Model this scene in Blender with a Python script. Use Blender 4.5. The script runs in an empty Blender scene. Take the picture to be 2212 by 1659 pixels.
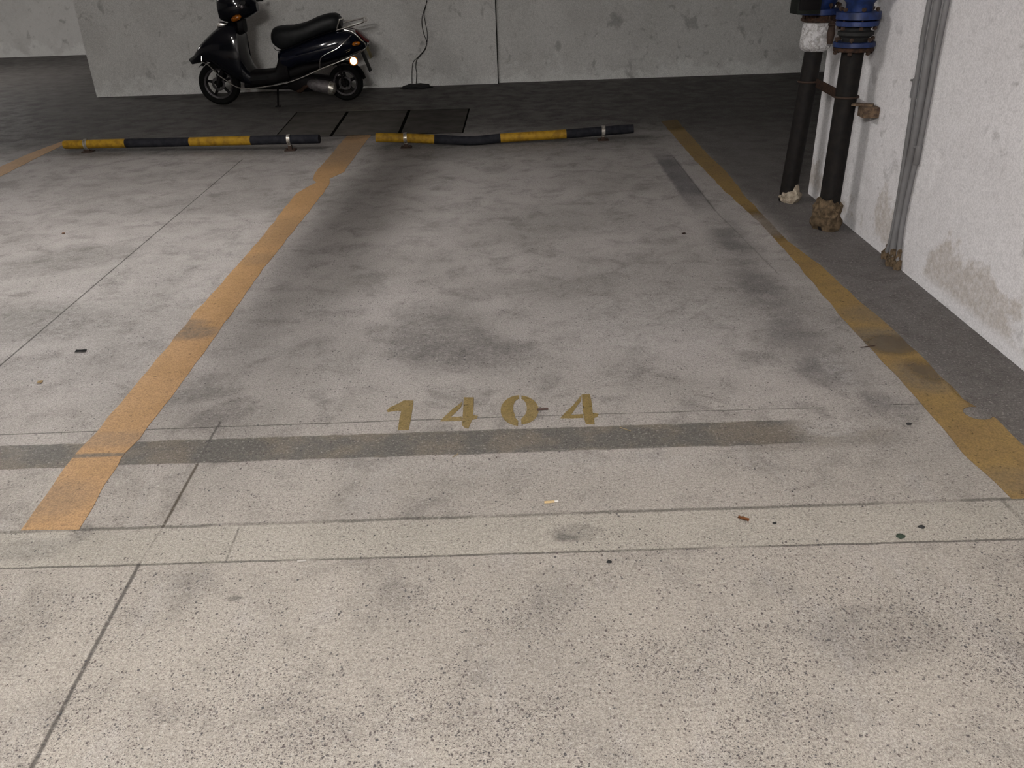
import bpy, bmesh, math, random
from mathutils import Vector, Matrix, noise as mnoise
random.seed(7)
S = bpy.context.scene
COL = S.collection
PI = math.pi

# ---------------------------------------------------------------- camera
FPX, CXP, CYP, H = 1780.0, 1106.0, 829.5, 1.32
YAW, PITCH, ROLL = map(math.radians, (-.27, 27.6, -1.99))
def cam_axes():
    cy, sy = math.cos(YAW), math.sin(YAW)
    X, Y, Z = Vector((cy, 0, sy)), Vector((-sy, 0, cy)), Vector((0, -1, 0))
    c, s = math.cos(PITCH), math.sin(PITCH)
    c2, s2 = math.cos(ROLL), math.sin(ROLL)
    P = Matrix(((1, 0, 0), (0, c, -s), (0, s, c)))
    Ro = Matrix(((c2, -s2, 0), (s2, c2, 0), (0, 0, 1)))
    M = Ro @ P
    return M @ X, M @ Y, M @ Z
AX, AY, AZ = cam_axes()
RM = Matrix((AX, AY, AZ))                    # camera vector (right, down, forward) -> world
cam = bpy.data.cameras.new('camera')
co = bpy.data.objects.new('camera', cam); COL.objects.link(co)
right, down, fwd = RM.col[0], RM.col[1], RM.col[2]
m = Matrix.Identity(4)
for i in range(3):
    m[i][0], m[i][1], m[i][2] = right[i], -down[i], -fwd[i]
m[2][3] = H
co.matrix_world = m
cam.sensor_width = 36; cam.lens = FPX / 2212 * 36; cam.clip_start = .02
S.camera = co

# ---------------------------------------------------------------- light levels and exposure
W = bpy.data.worlds.new('world'); S.world = W; W.use_nodes = True
W.node_tree.nodes['Background'].inputs[0].default_value = (.86, .93, 1, 1)
W.node_tree.nodes['Background'].inputs[1].default_value = .018
S.view_settings.view_transform = 'Standard'
S.view_settings.look = 'None'
S.view_settings.gamma = 1
S.view_settings.exposure = 0.0
# ceiling tube lamps: (x, y, z, along x?, emission strength)
LAMPS = [(-1.0, -1.9, 2.45, True, 1260.0, 'near'), (-2.45, 4.0, 2.45, False, 225.0, 'side'), (-8.0, 11.6, 2.45, False, 250.0, 'far')]
LAMP_COL = (1, .965, .93)

# ---------------------------------------------------------------- point helpers
def ray(px, py): return RM @ Vector((px - CXP, py - CYP, FPX))
def g(px, py, z=0.0):
    d = ray(px, py); t = (z - H) / d.z
    return Vector((d.x * t, d.y * t, z))
def atY(px, py, Y):
    d = ray(px, py); t = Y / d.y
    return Vector((d.x * t, Y, H + d.z * t))
# the face of the right-hand wall, a vertical plane
WA, WB = g(1940, 578), g(2212, 802)
WD = (WA - WB).normalized(); WN = Vector((-WD.y, WD.x, 0))      # WN points into the garage
if WN.x > 0: WN = -WN
def onwall(px, py, off=0.0):
    d = ray(px, py); o = Vector((0, 0, H))
    t = (WA + WN * off - o).dot(WN) / d.dot(WN)
    return o + d * t

# ---------------------------------------------------------------- node helper
class NT:
    def __init__(s, name, rough=.8, metal=0, spec=.3):
        s.m = bpy.data.materials.new(name); s.m.use_nodes = True
        s.t = s.m.node_tree; s.b = s.t.nodes['Principled BSDF']
        s.b.inputs['Roughness'].default_value = rough
        s.b.inputs['Metallic'].default_value = metal
        s.b.inputs['Specular IOR Level'].default_value = spec
        s.tc = s.t.nodes.new('ShaderNodeTexCoord').outputs['Object']
    def link(s, a, b): s.t.links.new(a, b)
    def put(s, sock, v):
        if isinstance(v, bpy.types.NodeSocket): s.link(v, sock)
        elif isinstance(v, (tuple, list)) and len(v) == 3 and sock.type == 'RGBA': sock.default_value = (*v, 1)
        else: sock.default_value = v
    def map(s, scale=(1, 1, 1), rot=(0, 0, 0), loc=(0, 0, 0)):
        n = s.t.nodes.new('ShaderNodeMapping'); s.link(s.tc, n.inputs[0])
        n.inputs['Scale'].default_value = scale; n.inputs['Rotation'].default_value = rot; n.inputs['Location'].default_value = loc
        return n.outputs[0]
    def noise(s, scale, detail=3, rough=.5, vec=None, dist=0, col=False):
        n = s.t.nodes.new('ShaderNodeTexNoise'); s.link(vec or s.tc, n.inputs['Vector'])
        n.inputs['Scale'].default_value = scale; n.inputs['Detail'].default_value = detail
        n.inputs['Roughness'].default_value = rough; n.inputs['Distortion'].default_value = dist
        return n.outputs['Color' if col else 'Fac']
    def vor(s, scale, vec=None, feat='F1'):
        n = s.t.nodes.new('ShaderNodeTexVoronoi'); n.feature = feat
        s.link(vec or s.tc, n.inputs['Vector']); n.inputs['Scale'].default_value = scale
        return n.outputs['Distance'], (n.outputs['Color'] if feat == 'F1' else None)
    def mt(s, op, a, b=0.0, clamp=False, c=None):
        n = s.t.nodes.new('ShaderNodeMath'); n.operation = op; n.use_clamp = clamp
        s.put(n.inputs[0], a); s.put(n.inputs[1], b)
        if c is not None: s.put(n.inputs[2], c)
        return n.outputs[0]
    def ss(s, v, a, b, lo=0.0, hi=1.0):          # smooth step from a to b
        n = s.t.nodes.new('ShaderNodeMapRange'); n.interpolation_type = 'SMOOTHSTEP'
        s.put(n.inputs[0], v); n.inputs[1].default_value = a; n.inputs[2].default_value = b
        n.inputs[3].default_value = lo; n.inputs[4].default_value = hi
        return n.outputs[0]
    def lin(s, v, a, b, lo=0.0, hi=1.0):
        n = s.t.nodes.new('ShaderNodeMapRange')
        s.put(n.inputs[0], v); n.inputs[1].default_value = a; n.inputs[2].default_value = b
        n.inputs[3].default_value = lo; n.inputs[4].default_value = hi
        return n.outputs[0]
    def mix(s, f, a, b, mode='MIX'):
        n = s.t.nodes.new('ShaderNodeMix'); n.data_type = 'RGBA'; n.blend_type = mode
        s.put(n.inputs[0], f); s.put(n.inputs[6], a); s.put(n.inputs[7], b)
        return n.outputs[2]
    def xyz(s, vec=None):
        n = s.t.nodes.new('ShaderNodeSeparateXYZ'); s.link(vec or s.tc, n.inputs[0]); return n.outputs
    def col(s, c): s.put(s.b.inputs['Base Color'], c); return s
    def bump(s, h, strength=.3, dist=.005):
        n = s.t.nodes.new('ShaderNodeBump'); n.inputs['Strength'].default_value = strength
        n.inputs['Distance'].default_value = dist; s.link(h, n.inputs['Height']); s.link(n.outputs[0], s.b.inputs['Normal'])
    def alpha(s, v): s.put(s.b.inputs['Alpha'], v)

def simple(name, c, rough=.6, metal=0, spec=.4, var=.25, scale=30, c2=None):
    n = NT(name, rough, metal, spec)
    f = n.noise(scale, 4, .6)
    d = c2 or tuple(v * (1 - var) for v in c)
    n.col(n.mix(n.ss(f, .35, .65), c, d))
    return n.m

# ---------------------------------------------------------------- concrete floor
def seg_mask(n, X, Y, a, b, w, soft=.4, wob=None):
    """1 on the segment a-b (ground points) of full width w"""
    dx, dy = b[0] - a[0], b[1] - a[1]; L = math.hypot(dx, dy); dx /= L; dy /= L
    u = n.mt('ADD', n.mt('MULTIPLY', n.mt('SUBTRACT', X, a[0]), dx), n.mt('MULTIPLY', n.mt('SUBTRACT', Y, a[1]), dy))
    v = n.mt('SUBTRACT', n.mt('MULTIPLY', n.mt('SUBTRACT', X, a[0]), -dy), n.mt('MULTIPLY', n.mt('SUBTRACT', Y, a[1]), -dx))
    if wob is not None: v = n.mt('ADD', v, wob)
    av = n.mt('ABSOLUTE', v)
    across = n.ss(av, w / 2 * (1 - soft), w / 2 * (1 + soft), 1, 0)
    e = max(w, .004)
    along = n.mt('MULTIPLY', n.ss(u, -e, e * .2), n.ss(u, L - e * .2, L + e, 1, 0))
    return n.mt('MULTIPLY', across, along)
def blob(n, X, Y, c, rx, ry, rot=0.0):
    ca, sa = math.cos(rot), math.sin(rot)
    dx, dy = n.mt('SUBTRACT', X, c[0]), n.mt('SUBTRACT', Y, c[1])
    u = n.mt('ADD', n.mt('MULTIPLY', dx, ca / rx), n.mt('MULTIPLY', dy, sa / rx))
    v = n.mt('ADD', n.mt('MULTIPLY', dx, -sa / ry), n.mt('MULTIPLY', dy, ca / ry))
    r = n.mt('ADD', n.mt('MULTIPLY', u, u), n.mt('MULTIPLY', v, v))
    return n.ss(r, .1, 1.6, 1, 0)

def floor_material():
    n = NT('worn concrete floor', .62, 0, .35)
    # gently displaced coordinates for hand-made edges
    wn = n.noise(14, 3, .6, col=True)
    sx, sy, sz = n.xyz()
    wx = n.xyz(wn)
    X = n.mt('ADD', sx, n.mt('MULTIPLY', n.mt('SUBTRACT', wx[0], .5), .05))
    Y = n.mt('ADD', sy, n.mt('MULTIPLY', n.mt('SUBTRACT', wx[1], .5), .05))
    XS = n.mt('ADD', sx, n.mt('MULTIPLY', n.mt('SUBTRACT', wx[0], .5), .008))
    YS = n.mt('ADD', sy, n.mt('MULTIPLY', n.mt('SUBTRACT', wx[1], .5), .008))
    big = n.noise(1.1, 4, .6, dist=.6)
    med = n.noise(5.5, 6, .68, dist=.4)
    streak = n.noise(7, 5, .65, vec=n.map((1, .35, 1), (0, 0, .35)))
    sm = n.noise(38, 5, .7)
    fine = n.noise(210, 3, .75)
    grit = n.noise(620, 2, .6)
    warm, cool = (.475, .432, .380), (.475, .442, .423)
    c = n.mix(n.ss(sy, 1.3, 3.0), warm, cool)
    # slab tones: from the saw cuts to the driveway the concrete is warmer
    dark = n.mt('MULTIPLY', n.ss(big, .42, .68), .34)
    c = n.mix(dark, c, (.19, .175, .16))
    c = n.mix(n.mt('MULTIPLY', n.ss(med, .46, .72), n.ss(sy, 1.2, 2.6, .38, .62)), c, (.17, .158, .148))
    c = n.mix(n.mt('MULTIPLY', n.ss(streak, .52, .72), .35), c, (.52, .49, .47))
    # rectangular repairs and bands
    band_l, band_r = g(0, 990), g(1715, 932)
    ragged = n.mt('MULTIPLY', n.mt('SUBTRACT', n.noise(9, 4, .7), .5), .02)
    band = seg_mask(n, X, YS, (-6.0, band_l.y), (band_r.x - .03, band_r.y), .137, .06, ragged)
    band2 = seg_mask(n, X, YS, (band_r.x - .15, g(1700, 958).y + .0), (g(1930, 955).x, g(1930, 940).y), .09, .5, ragged)
    bc = n.mix(n.ss(n.noise(5, 4, .6), .42, .6), (.135, .128, .115), (.20, .172, .138))
    bc = n.mix(n.mt('MULTIPLY', n.ss(n.noise(60, 4, .8), .55, .75), .5), bc, (.33, .29, .22))
    c = n.mix(n.mt('MULTIPLY', band, .93), c, bc)
    c = n.mix(n.mt('MULTIPLY', band2, .40), c, bc)
    yA, yB = g(1106, 1197).y, g(1106, 1114).y
    strip = seg_mask(n, XS, YS, (-9, (yA + yB) / 2), (9, (yA + yB) / 2), yB - yA, .02)
    c = n.mix(n.mt('MULTIPLY', strip, .55), c, (.50, .465, .40))
    # grey trowelled patch running back along the right side of the bay
    p0, p1 = g(1440, 345), g(1525, 455)
    patch = seg_mask(n, X, Y, (p0.x - .0, p0.y + .35), (p1.x - .01, p1.y), .135, .25)
    patch = n.mt('MULTIPLY', patch, n.mt('MULTIPLY', n.ss(sy, p1.y - .02, p1.y + .5, .25, 1), n.ss(sy, p0.y - .1, p0.y + .35, 1, .2)))
    c = n.mix(n.mt('MULTIPLY', patch, .75), c, (.125, .12, .128))
    q0, q1 = g(1545, 470), g(1760, 800)
    c = n.mix(n.mt('MULTIPLY', seg_mask(n, X, Y, q0[:2], q1[:2], .17, .9), n.ss(n.noise(3.2, 4, .6), .35, .6, .15, .75)), c, (.15, .143, .138))
    q0, q1 = g(1735, 740), g(1900, 880)
    c = n.mix(n.mt('MULTIPLY', seg_mask(n, X, Y, q0[:2], q1[:2], .16, .9), n.ss(n.noise(4.2, 4, .6), .4, .6, .05, .6)), c, (.17, .16, .155))
    # stains: (px, py, rx, ry, strength, rotation)
    for px, py, rx, ry, st, ro in [(950, 720, .20, .34, .55, .2), (1060, 765, .16, .16, .5, 0), (900, 760, .14, .2, .35, .5),
                               (150, 560, .34, .22, .5, .3), (100, 700, .30, .22, .4, 0), (30, 690, .3, .25, .35, 0), (480, 440, .8, .25, .35, 0),
                               (420, 855, .17, .06, .5, .25), (1225, 1160, .028, .018, .7, 0), (1400, 620, .5, .5, .30, 0),
                               (1220, 470, .55, .35, .25, 0), (1650, 620, .22, .7, .15, .05), (520, 900, .15, .12, .3, 0), (560, 720, .1, .5, .2, 0),
                               (1020, 330, 1.2, .22, .35, 0), (1900, 1375, .16, .09, .3, .2), (505, 1292, .02, .012, .8, 0), (1240, 1150, .07, .04, .45, .2),
                               (175, 1150, .03, .06, .5, 0), (60, 1190, .11, .05, .4, 0), (1190, 620, .3, .12, .25, 0)]:
        p = g(px, py)
        bm_ = n.mt('MULTIPLY', blob(n, X, Y, p, rx, ry, ro), n.ss(sm, .30, .6, st * .45, st))
        c = n.mix(bm_, c, (.135, .126, .116))
    for px, py, rx, ry, st in [(790, 382, .07, .05, .6), (1440, 690, .42, .33, .35), (1800, 925, .09, .05, .55), (720, 385, .05, .03, .5),
                               (1160, 1000, .6, .07, .2), (1835, 520, .05, .04, .5), (820, 655, .4, .1, .2), (300, 640, .5, .9, .30), (1810, 800, .05, .16, .4)]:
        p = g(px, py)
        c = n.mix(n.mt('MULTIPLY', blob(n, X, Y, p, rx, ry), n.ss(n.noise(26, 5, .75), .42, .62, .1 * st, st)), c, (.60, .57, .55))
    # unswept dirty concrete: beyond the wheel stops and along the foot of the right wall
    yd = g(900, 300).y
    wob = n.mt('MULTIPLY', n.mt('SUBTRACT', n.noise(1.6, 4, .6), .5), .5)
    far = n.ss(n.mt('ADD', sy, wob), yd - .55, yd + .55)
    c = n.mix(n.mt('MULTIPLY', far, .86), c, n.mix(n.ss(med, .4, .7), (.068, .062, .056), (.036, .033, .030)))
    xr = g(2060, 880).x
    side = n.ss(n.mt('ADD', sx, n.mt('MULTIPLY', wob, .22)), xr - .09, xr + .09)
    c = n.mix(n.mt('MULTIPLY', side, .80), c, n.mix(n.ss(sm, .45, .7), (.082, .074, .070), (.145, .134, .126)))
    for pa, pb in (((120, 328), (700, 322)), ((815, 318), (1400, 300))):      # tyre rubber and dust, plus the bars' shadow painted into the floor colour
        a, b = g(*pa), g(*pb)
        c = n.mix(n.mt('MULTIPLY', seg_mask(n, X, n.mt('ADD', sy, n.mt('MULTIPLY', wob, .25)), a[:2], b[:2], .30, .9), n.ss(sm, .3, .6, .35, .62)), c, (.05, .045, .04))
    # joints
    def joint(a, b, w, st, wobk=.004, c2=(.05, .046, .04), gap=None):
        nonlocal c
        wb = n.mt('MULTIPLY', n.mt('SUBTRACT', n.noise(6, 5, .7), .5), wobk * 2)
        k = seg_mask(n, sx, sy, a, b, w, .6, wb)
        if gap: k = n.mt('MULTIPLY', k, n.ss(n.noise(gap, 3, .6), .36, .52, .35, 1))
        c = n.mix(n.mt('MULTIPLY', k, st), c, c2)
    def jp(p0, p1, w, st, **k): joint(g(*p0)[:2], g(*p1)[:2], w, st, **k)
    jp((-700, 1173), (3000, 1051), .012, .62, wobk=.008, gap=3)
    jp((-700, 1249), (3000, 1141), .007, .75, wobk=.006, gap=3)
    jp((0, 939), (1110, 900), .006, .72); jp((1110, 900), (1780, 880), .005, .6); jp((1925, 874), (2000, 872), .005, .8, wobk=.001)
    jp((-60, 1900), (300, 1219), .0095, .8, wobk=.003); jp((352, 1138), (426, 1003), .0085, .85, wobk=.003, c2=(.06, .045, .025)); jp((452, 952), (476, 912), .008, .7)
    jp((426, 1003), (452, 952), .006, .25)
    jp((350, 1140), (300, 1219), .005, .25); jp((516, 1140), (487, 1213), .006, .5, gap=30)
    jp((-300, 1031), (0, 790), .007, .9, wobk=.001); jp((0, 790), (525, 343), .0075, .93, wobk=.001)
    jp((1455, 340), (1545, 455), .010, .55, wobk=.004); jp((1545, 455), (1680, 590), .007, .4, wobk=.01, gap=6)
    jp((2165, 1080), (2260, 1175), .014, .5, wobk=.02, gap=8)
    # hairline cracks
    cd, _ = n.vor(2.1, vec=n.map((1, 1, 1)), feat='DISTANCE_TO_EDGE')
    # exposed aggregate: dark and coloured chips, thickest close to the driveway
    agg = n.mt('MULTIPLY', n.ss(sy, g(1106, 1100).y, g(1106, 1560).y, .22, 1.0), n.ss(n.noise(3.4, 4, .6), .40, .62, .18, 1))
    jag = n.noise(240, 3, .7, col=True)
    for sc, th, cols in ((150, .34, 1), (76, .30, 1), (330, .36, 0), (48, .20, 2)):
        vv = n.map((1, 1.35, 1), (0, 0, .4)) if sc != 76 else n.map((1.3, 1, 1), (0, 0, -.5))
        va = n.t.nodes.new('ShaderNodeVectorMath'); va.operation = 'MULTIPLY_ADD'
        n.link(jag, va.inputs[0]); va.inputs[1].default_value = (.9 / sc,) * 3; n.link(vv, va.inputs[2]); vv = va.outputs[0]
        d, cc = n.vor(sc, vec=vv)
        pick = n.xyz(cc)
        k = n.mt('MULTIPLY', n.ss(d, th * .75, th, 1, 0), n.mt('LESS_THAN', pick[0], n.mt('MULTIPLY', agg, {150: .70, 76: .55, 330: .62, 48: .10}[sc])))
        chip = n.mix(pick[1], (.035, .04, .05), (.12, .09, .085))
        chip = n.mix(n.mt('GREATER_THAN', pick[2], .8), chip, (.06, .10, .09))
        c = n.mix(n.mt('MULTIPLY', k, .85), c, chip)
    # sand grain and pores
    c = n.mix(n.ss(fine, .40, .62, 0, .62), c, n.mix(1, c, (.42, .41, .42), 'MULTIPLY'))
    c = n.mix(n.ss(grit, .42, .60, 0, .55), c, n.mix(1, c, (.46, .46, .46), 'MULTIPLY'))
    g2 = n.noise(105, 3, .7, vec=n.map((1, 1, 1), loc=(4, 2, 0)))
    c = n.mix(n.ss(g2, .50, .66, 0, .42), c, n.mix(1, c, (.48, .47, .46), 'MULTIPLY'))
    c = n.mix(n.ss(g2, .30, .44, .30, 0), c, (.62, .59, .56))
    c = n.mix(n.ss(sm, .52, .72, 0, .30), c, n.mix(1, c, (.5, .49, .48), 'MULTIPLY'))
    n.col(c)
    n.put(n.b.inputs['Roughness'], n.ss(med, .3, .7, .55, .8))
    n.bump(n.mt('ADD', n.mt('MULTIPLY', fine, .5), sm), .25, .003)
    return n.m

def wall_material(name, base, stain, fine_k=.25, low=None):
    n = NT(name, .85, 0, .2)
    sx, sy, sz = n.xyz()
    if low: sz = n.mt('ADD', sz, 1.45)
    big = n.noise(1.6, 5, .62, dist=.5)
    sp = n.noise(9, 4, .6, dist=.8)
    fine = n.noise(170, 3, .8)
    mid = n.noise(45, 4, .7)
    c = n.mix(n.ss(big, .42, .66, 0, .5), base, stain)
    c = n.mix(n.ss(sp, .60, .72, 0, .55), c, tuple(v * .62 for v in stain))
    c = n.mix(n.ss(n.noise(4, 5, .7, vec=n.map((1, 1, 1), loc=(7, 3, 1))), .58, .7, 0, .35), c, tuple(min(1, v * 1.25) for v in base))
    spots = n.noise(5.5, 3, .55, vec=n.map((1, 1, .8), loc=(3, 9, 2)), dist=.3)
    c = n.mix(n.ss(spots, .63, .72, 0, .10 if low else .5), c, tuple(v * .45 for v in stain))
    if not low:   # pale lime bloom along the foot
        foot = n.mt('ADD', sz, n.mt('MULTIPLY', n.mt('SUBTRACT', n.noise(3.0, 5, .65), .5), 1.0))
        c = n.mix(n.mt('MULTIPLY', n.ss(foot, .02, .18, 1, 0), .55), c, tuple(min(1, v * 1.35) for v in base))
    c = n.mix(n.ss(n.noise(22, 5, .75), .50, .70, 0, .25), c, n.mix(1, c, (.62, .61, .60), 'MULTIPLY'))
    if low:     # damp, dirty patches with a ragged upper edge near the floor
        edge = n.mt('ADD', sz, n.mt('MULTIPLY', n.mt('SUBTRACT', n.noise(3.2, 6, .68), .5), 1.1))
        k = n.mt('MULTIPLY', n.ss(edge, .10, .20, 1, 0), n.ss(sz, .03, .08))
        c = n.mix(n.mt('MULTIPLY', k, n.ss(mid, .3, .65, .35, .75)), c, low)
    c = n.mix(n.ss(mid, .5, .7, 0, .18), c, n.mix(1, c, (.6, .6, .6), 'MULTIPLY'))
    c = n.mix(n.ss(fine, .40, .60, 0, fine_k * 1.6), c, n.mix(1, c, (.5, .5, .5), 'MULTIPLY'))
    n.col(c); n.bump(n.mt('ADD', mid, fine), .25, .004)
    return n.m

# ---------------------------------------------------------------- paint and object materials
def paint_material(name, base, worn, opts):
    n = NT(name, .6, 0, .35)
    sx, sy, sz = n.xyz()
    f1, f2, f3 = n.noise(6, 5, .65), n.noise(45, 5, .7), n.noise(190, 4, .8)
    c = n.mix(n.ss(f1, .38, .64, 0, .75), base, worn)
    for px, py, rx, ry, st in opts.get('dirt', []):
        c = n.mix(n.mt('MULTIPLY', blob(n, sx, sy, g(px, py), rx, ry), n.ss(f2, .3, .6, st * .5, st)), c, (.13, .118, .105))
    c = n.mix(n.ss(f2, .5, .72, 0, .5), c, tuple(v * .5 for v in base))
    c = n.mix(n.ss(f3, .40, .60, 0, .62), c, n.mix(1, c, (.42, .42, .42), 'MULTIPLY'))
    n.col(c)
    a = n.ss(f2, .60, .72, 1, opts.get('chip', .5))
    for px, py, rx, ry, st in opts.get('gone', []):
        k = n.mt('MULTIPLY', blob(n, sx, sy, g(px, py), rx, ry), n.ss(n.noise(20, 5, .7), .25, .5, st * .75, st))
        a = n.mt('MULTIPLY', a, n.mt('SUBTRACT', 1.0, k, clamp=True))
    for px, py, r in opts.get('cut', []):
        p = g(px, py); dx, dy = n.mt('SUBTRACT', sx, p.x), n.mt('SUBTRACT', sy, p.y)
        d = n.mt('SQRT', n.mt('ADD', n.mt('MULTIPLY', dx, dx), n.mt('MULTIPLY', dy, dy)))
        a = n.mt('MULTIPLY', a, n.ss(d, r * .92, r))
    n.alpha(a)
    return n.m

M = {}
M['floor'] = floor_material()
M['back'] = wall_material('grey rendered back wall', (.76, .745, .72), (.60, .585, .56), .35)
M['white'] = wall_material('whitewashed side wall', (.80, .785, .80), (.70, .68, .69), .25, low=(.47, .42, .37))
M['ceil'] = wall_material('concrete ceiling', (.42, .41, .40), (.33, .32, .31))
M['black_pipe'] = simple('black steel pipe paint', (.007, .0062, .0062), .6, 0, .12, c2=(.012, .010, .009))
M['rust'] = simple('rusty steel', (.050, .026, .016), .8, 0, .15, c2=(.016, .010, .008), scale=60)
M['mortar'] = simple('crumbly mortar', (.38, .33, .26), .95, 0, .1, c2=(.20, .16, .12), scale=45)
M['muck'] = simple('brown mortar clump', (.14, .10, .062), .95, 0, .1, c2=(.055, .04, .025), scale=45)
M['blue'] = simple('blue valve enamel', (.007, .023, .105), .45, 0, .4, c2=(.003, .010, .045), scale=24)
M['rubber'] = simple('black rubber', (.014, .014, .014), .75, 0, .3)
M['bolt'] = simple('rusty bolt', (.045, .026, .018), .7, .2, .3, scale=80)
M['conduit'] = simple('grey galvanised conduit', (.17, .167, .172), .6, .1, .3, c2=(.135, .13, .13), scale=7)
M['yellow'] = simple('yellow bar paint', (.33, .19, .014), .6, 0, .2, c2=(.20, .11, .011), scale=22)
M['black'] = simple('black bar paint', (.009, .0095, .013), .75, 0, .12, c2=(.018, .018, .022), scale=22)
M['galv'] = simple('galvanised clamp', (.62, .60, .55), .35, .7, .5, c2=(.25, .22, .18), scale=50)
M['gloss'] = simple('glossy black bodywork', (.004, .0045, .008), .12, 0, .5, c2=(.005, .005, .007))
M['navy'] = simple('glossy dark navy side panel', (.003, .0042, .012), .10, 0, .5, c2=(.003, .004, .009))
M['plastic'] = simple('matt black plastic', (.006, .005, .0055), .6, 0, .12)
M['seat'] = simple('black vinyl seat', (.008, .0085, .009), .5, 0, .25, c2=(.013, .014, .015))
M['tyre'] = simple('black tyre rubber', (.007, .007, .007), .9, 0, .1)
M['chrome'] = simple('chrome', (.92, .90, .87), .22, 1, .5, c2=(.80, .77, .72))
M['alloy'] = simple('dull alloy', (.20, .18, .185), .5, .5, .4, c2=(.11, .10, .10))
M['dkalloy'] = simple('dark alloy', (.075, .068, .072), .5, .5, .4, c2=(.02, .018, .018), scale=18)
M['amber'] = simple('amber lens', (.42, .12, .006), .2, 0, .4, c2=(.10, .03, .004), scale=40)
M['redlens'] = simple('dark red lens', (.10, .02, .02), .25, 0, .5)
M['lens'] = simple('clear headlamp lens', (.25, .27, .30), .08, 0, .6)
M['wire'] = simple('black cable', (.018, .017, .015), .6)
M['brown'] = simple('brown paper', (.26, .10, .03), .8, c2=(.12, .045, .015), scale=200)
M['tan'] = simple('tan filter paper', (.52, .38, .20), .8, scale=300)
M['paper'] = simple('white paper', (.65, .62, .58), .8)
M['dk'] = simple('dark debris', (.022, .022, .022), .9, scale=80)
M['green'] = simple('dark green debris', (.03, .045, .03), .9, scale=200)
M['brownstick'] = simple('dark brown stick', (.06, .032, .025), .7)
M['straw'] = simple('dry straw', (.42, .34, .2), .8)
M['slab'] = simple('dirty cover slab', (.088, .080, .073), .9, 0, .1, c2=(.058, .053, .047), scale=5)
M['seam'] = simple('dark seam', (.006, .006, .005), 1, 0, 0)
M['lampbody'] = simple('white enamel lamp housing', (.7, .7, .68), .5)
def plastic_wrap():
    n = NT('clear plastic wrapping', .16, 0, .9)
    d, cc = n.vor(34, vec=n.map((1, 1, .45), (.4, .2, 0)))
    cr = n.noise(30, 6, .75, dist=1.5)
    n.col(n.mix(n.ss(cr, .42, .62), (.80, .79, .80), (.42, .40, .39)))
    n.bump(n.mt('ADD', cr, d), .9, .02)
    return n.m
M['wrap'] = plastic_wrap()
def emit(name, c, st):
    n = NT(name); n.col(c); n.put(n.b.inputs['Emission Color'], c); n.b.inputs['Emission Strength'].default_value = st
    return n.m
M['glow'] = emit('self-lit side reflector', (1, .80, .42), 6)  # emission stands in for light thrown back by the scooter's reflector

# ---------------------------------------------------------------- object helpers
def empty(name, loc, label, cat, group=None, rz=0):
    o = bpy.data.objects.new(name, None); COL.objects.link(o); o.location = loc; o.rotation_euler = (0, 0, rz)
    o.empty_display_size = .05
    o['label'] = label; o['category'] = cat
    if group: o['group'] = group
    o['_b'] = tuple(loc)
    del o['_b']
    return o
def obj(name, bm, mat, parent=None, smooth=True, label=None, cat=None, group=None, kind=None, origin=None):
    """links bm (world coordinates) as one mesh object; its origin goes to `origin` or to the parent's place"""
    me = bpy.data.meshes.new(name)
    org = Vector(origin) if origin is not None else (BASE[parent.name] if parent else Vector((0, 0, 0)))
    bmesh.ops.translate(bm, verts=bm.verts, vec=-org)
    bmesh.ops.recalc_face_normals(bm, faces=bm.faces)
    if smooth:
        for f in bm.faces: f.smooth = True
        for e in bm.edges:
            if len(e.link_faces) == 2 and e.calc_face_angle(0) > .6: e.smooth = False
    bm.to_mesh(me); bm.free()
    for mm in (mat if isinstance(mat, list) else [mat]): me.materials.append(mm)
    o = bpy.data.objects.new(name, me); COL.objects.link(o)
    if parent:
        o.parent = parent; o.location = org - BASE[parent.name]; BASE[o.name] = org
    else:
        o.location = org; BASE[o.name] = org
    if label: o['label'] = label
    if cat: o['category'] = cat
    if group: o['group'] = group
    if kind: o['kind'] = kind
    return o
BASE = {}
def thing(name, loc, label, cat, group=None):
    o = empty(name, loc, label, cat, group); BASE[o.name] = Vector(loc); return o

def box(bm, c, size, rot=None, bev=0.0):
    r = bmesh.ops.create_cube(bm, size=1)['verts']
    mt = Matrix.Translation(c) @ (rot.to_4x4() if rot else Matrix.Identity(4)) @ Matrix.Diagonal((*size, 1))
    bmesh.ops.transform(bm, matrix=mt, verts=r)
    if bev:
        es = list({e for v in r for e in v.link_edges})
        bmesh.ops.bevel(bm, geom=es, offset=bev, segments=2, profile=.6, affect='EDGES')
def frame(d):
    d = d.normalized(); u = d.cross(Vector((0, 0, 1)))
    if u.length < 1e-3: u = d.cross(Vector((0, 1, 0)))
    u.normalize(); return u, d.cross(u).normalized()
def tube(bm, pts, r, seg=12, caps=True, mats=None):
    pts = [Vector(p) for p in pts]; rings = []
    u = None
    for i, p in enumerate(pts):
        d = (pts[min(i + 1, len(pts) - 1)] - pts[max(i - 1, 0)]).normalized()
        if u is None: u, v = frame(d)
        else:
            u = (u - d * u.dot(d)).normalized(); v = d.cross(u)
        rr = r[i] if isinstance(r, (list, tuple)) else r
        rings.append([bm.verts.new(p + (u * math.cos(2 * PI * k / seg) + v * math.sin(2 * PI * k / seg)) * rr) for k in range(seg)])
    for i in range(len(rings) - 1):
        for k in range(seg):
            f = bm.faces.new((rings[i][k], rings[i][(k + 1) % seg], rings[i + 1][(k + 1) % seg], rings[i + 1][k]))
            if mats: f.material_index = mats[i]
    if caps:
        for rg, mi in ((rings[0], 0), (rings[-1], -1)):
            f = bm.faces.new(rg)
            if mats: f.material_index = mats[mi]
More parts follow.
